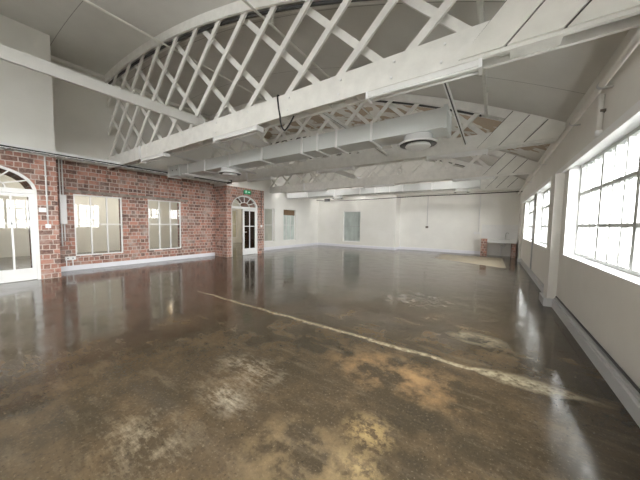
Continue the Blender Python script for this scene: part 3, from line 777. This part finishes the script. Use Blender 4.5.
MB().tube([(-.62, yw-.018, 1.20), (-.62, yw-.018, 3.28)], .018, 8).build('pipe', 'plastic', r)
MB().box(-.84, -.71, yw-.04, yw, 1.08, 1.20).build('socket_box', 'plastic', r, bevel=.004)
MB().box(-.68, -.54, yw-.05, yw, 1.08, 1.20).build('socket_box', 'plastic', r, bevel=.004)
r = thing('sink_counter', (.27, 15.8, 0), 'sink counter with white worktop on two red brick pillars', 'sink counter')
MB().box(-.48, -.21, 15.45, yw-.03, 0, .86).build('brick_pillar', 'brick', r)
MB().box(.79, .96, 15.47, yw-.03, 0, .689).build('brick_pillar', 'brick', r)
mb = MB(); mb.box(-.21, .98, 15.46, 15.62, .69, .86); mb.box(-.21, .25, 15.62, yw-.03, .77, .86); mb.box(.75, .98, 15.62, yw-.03, .77, .86); mb.box(.25, .75, 15.95, yw-.03, .77, .86)
mb.build('worktop', 'top', r)
mb = MB(); mb.box(.25, .75, 15.62, 15.95, .66, .68); mb.box(.25, .262, 15.62, 15.95, .68, .862); mb.box(.738, .75, 15.62, 15.95, .68, .862); mb.box(.262, .738, 15.62, 15.632, .68, .862); mb.box(.262, .738, 15.938, 15.95, .68, .862)
mb.build('sink_bowl', 'metal', r)
MB().tube(smooth([(.55, 16.0, .86), (.55, 16.0, 1.08), (.57, 15.96, 1.17), (.63, 15.88, 1.2), (.66, 15.8, 1.15)]), .014, 10).build('tap', 'brass', r)
mb = MB(); mb.tube(smooth([(.5, 15.8, .66), (.5, 15.8, .52), (.46, 15.83, .46), (.40, 15.88, .50), (.38, 15.93, .56), (.38, 15.97, .50), (.38, 15.98, .02)]), .028, 10); mb.tube([(.5, 15.8, .66), (.5, 15.8, .56)], .06, 14)
mb.build('waste_trap', 'plastic', r)
tag(MB().box(-.50, 1.04, yw-.029, yw-.001, .87, 1.60).build('splashback', 'top', origin=(.25, yw-.02, .87)), 'pale splashback panel on the far wall above the sink', 'splashback')

# ------------------------------------------------------------------ lamps in the adjacent room
r = thing('pendant_lamp', (-14.0, 6.7, 3.02), 'glowing warm globe lamp in the room beyond the brick wall', 'lamp', 'warm globes beyond the brick wall')
MB().tube([(-14, 6.7, 3.18), (-14, 6.7, 3.4)], .01, 8).build('cord', 'grey', r)
MB().lathe([(.01,-.07),(.042,-.06),(.07,-.02),(.07,.02),(.042,.06),(.01,.07)], (-14, 6.7, 3.12), 20).build('globe', 'globe', r)
dup(r, (0, -4.1, 0), 'added warm globe lamp beyond the near arched door'); dup(r, (0, -1.5, 0), 'added warm globe lamp beyond the middle of the brick wall'); dup(r, (1.5, 6.3, 0), 'added warm globe lamp beyond the far arched door')  # these three copies are added out of view to light the adjacent room
def plight(x, y, z, e, col=(1,.95,.86), rad=.05):
    l = bpy.data.lights.new('globe_light', 'POINT'); l.energy = e; l.color = col; l.shadow_soft_size = rad
    o = bpy.data.objects.new('globe_light', l); o.location = (x,y,z); COL.objects.link(o)
ADJ = 20
for (x, y, e) in ((-14, 5.2, ADJ), (-14, 2.6, ADJ), (-12.5, 13.0, ADJ), (-14, 6.7, .8)): plight(x, y, 3.0, e)  # fill from the added lamps; the weak last one belongs to the reflected globe

# ------------------------------------------------------------------ town outside
struct(MB().box(3, 140, -80, 160, -9.2, -9).build('ground', 'ground'))
def building(x, y, w, d, h, mat, label):
    r = thing('building', (x, y, -9), label, 'building', 'town buildings outside the windows')
    MB().box(x-w/2, x+w/2, y-d/2, y+d/2, -9, h).build('wall', mat, r)
    MB().box(x-w/2-.3, x+w/2+.3, y-d/2-.3, y+d/2+.3, h, h+.5).build('roof', 'roofm', r)
    mb = MB(); nz = max(1, int((h+9)//3))
    for k in range(nz):
        yy = y-d/2+1
        while yy < y+d/2-1.2: mb.box(x-w/2-.05, x-w/2, yy, yy+1.2, -9+3*k+1, -9+3*k+2.4); yy += 2.6
    mb.build('windows', 'dark', r)
building(46, 62, 12, 26, .6, 'conc', 'low pale building seen through the middle of the near window')
building(60, 100, 16, 30, 1.8, 'conc', 'pale block with a flat roof farther off behind the low building')
building(34, 32, 10, 16, -1.5, 'ground', 'low greenish building nearest the window wall outside')
building(80, 60, 14, 40, 2.2, 'conc', 'long pale block on the skyline to the right')

# ------------------------------------------------------------------ daylight
w = bpy.data.worlds.new('overcast sky'); S.world = w; w.use_nodes = True
bg = w.node_tree.nodes['Background']; bg.inputs[0].default_value = (1,.99,.965,1); bg.inputs[1].default_value = 6.0
for (a, b, c, d) in (NW, FW1, FW2, BW):
    l = bpy.data.lights.new('window_daylight', 'AREA'); l.shape = 'RECTANGLE'; l.size = d-c; l.size_y = b-a
    l.cycles.is_portal = True
    o = bpy.data.objects.new('window_daylight', l); o.location = (1.36, (a+b)/2, (c+d)/2); o.rotation_euler = (0, PI/2, 0); COL.objects.link(o)

for (a, b, c, d) in BKW:
    l = bpy.data.lights.new('window_daylight', 'AREA'); l.shape = 'RECTANGLE'; l.size = b-a; l.size_y = d-c
    l.cycles.is_portal = True
    o = bpy.data.objects.new('window_daylight', l); o.location = ((a+b)/2, YB-.32, (c+d)/2); o.rotation_euler = (PI/2, 0, 0); COL.objects.link(o)

# ------------------------------------------------------------------ camera
f, yaw, pit, rol = 256.26, math.radians(33.952), math.radians(3.548), math.radians(.823)
fw = Vector((-math.sin(yaw)*math.cos(pit), math.cos(yaw)*math.cos(pit), -math.sin(pit)))
r0 = Vector((math.cos(yaw), math.sin(yaw), 0)); u0 = r0.cross(fw)
rr = r0*math.cos(rol) + u0*math.sin(rol); uu = u0*math.cos(rol) - r0*math.sin(rol)
cd = bpy.data.cameras.new('camera'); cam = bpy.data.objects.new('camera', cd); COL.objects.link(cam)
cd.sensor_width = 36; cd.lens = 36*f/640; cd.clip_start = .05; cd.clip_end = 500
mt = Matrix((rr, uu, -fw)).transposed().to_4x4(); mt.translation = Vector((0,0,1.5)); cam.matrix_world = mt
S.camera = cam
S.view_settings.view_transform = 'Standard'; S.view_settings.look = 'None'; S.view_settings.gamma = 1
S.view_settings.use_curve_mapping = False; S.view_settings.exposure = 2.15
S.cycles.max_bounces = 14; S.cycles.diffuse_bounces = 8; S.cycles.glossy_bounces = 6; S.cycles.transparent_max_bounces = 24
S.cycles.caustics_reflective = False; S.cycles.caustics_refractive = False; S.cycles.sample_clamp_indirect = 8
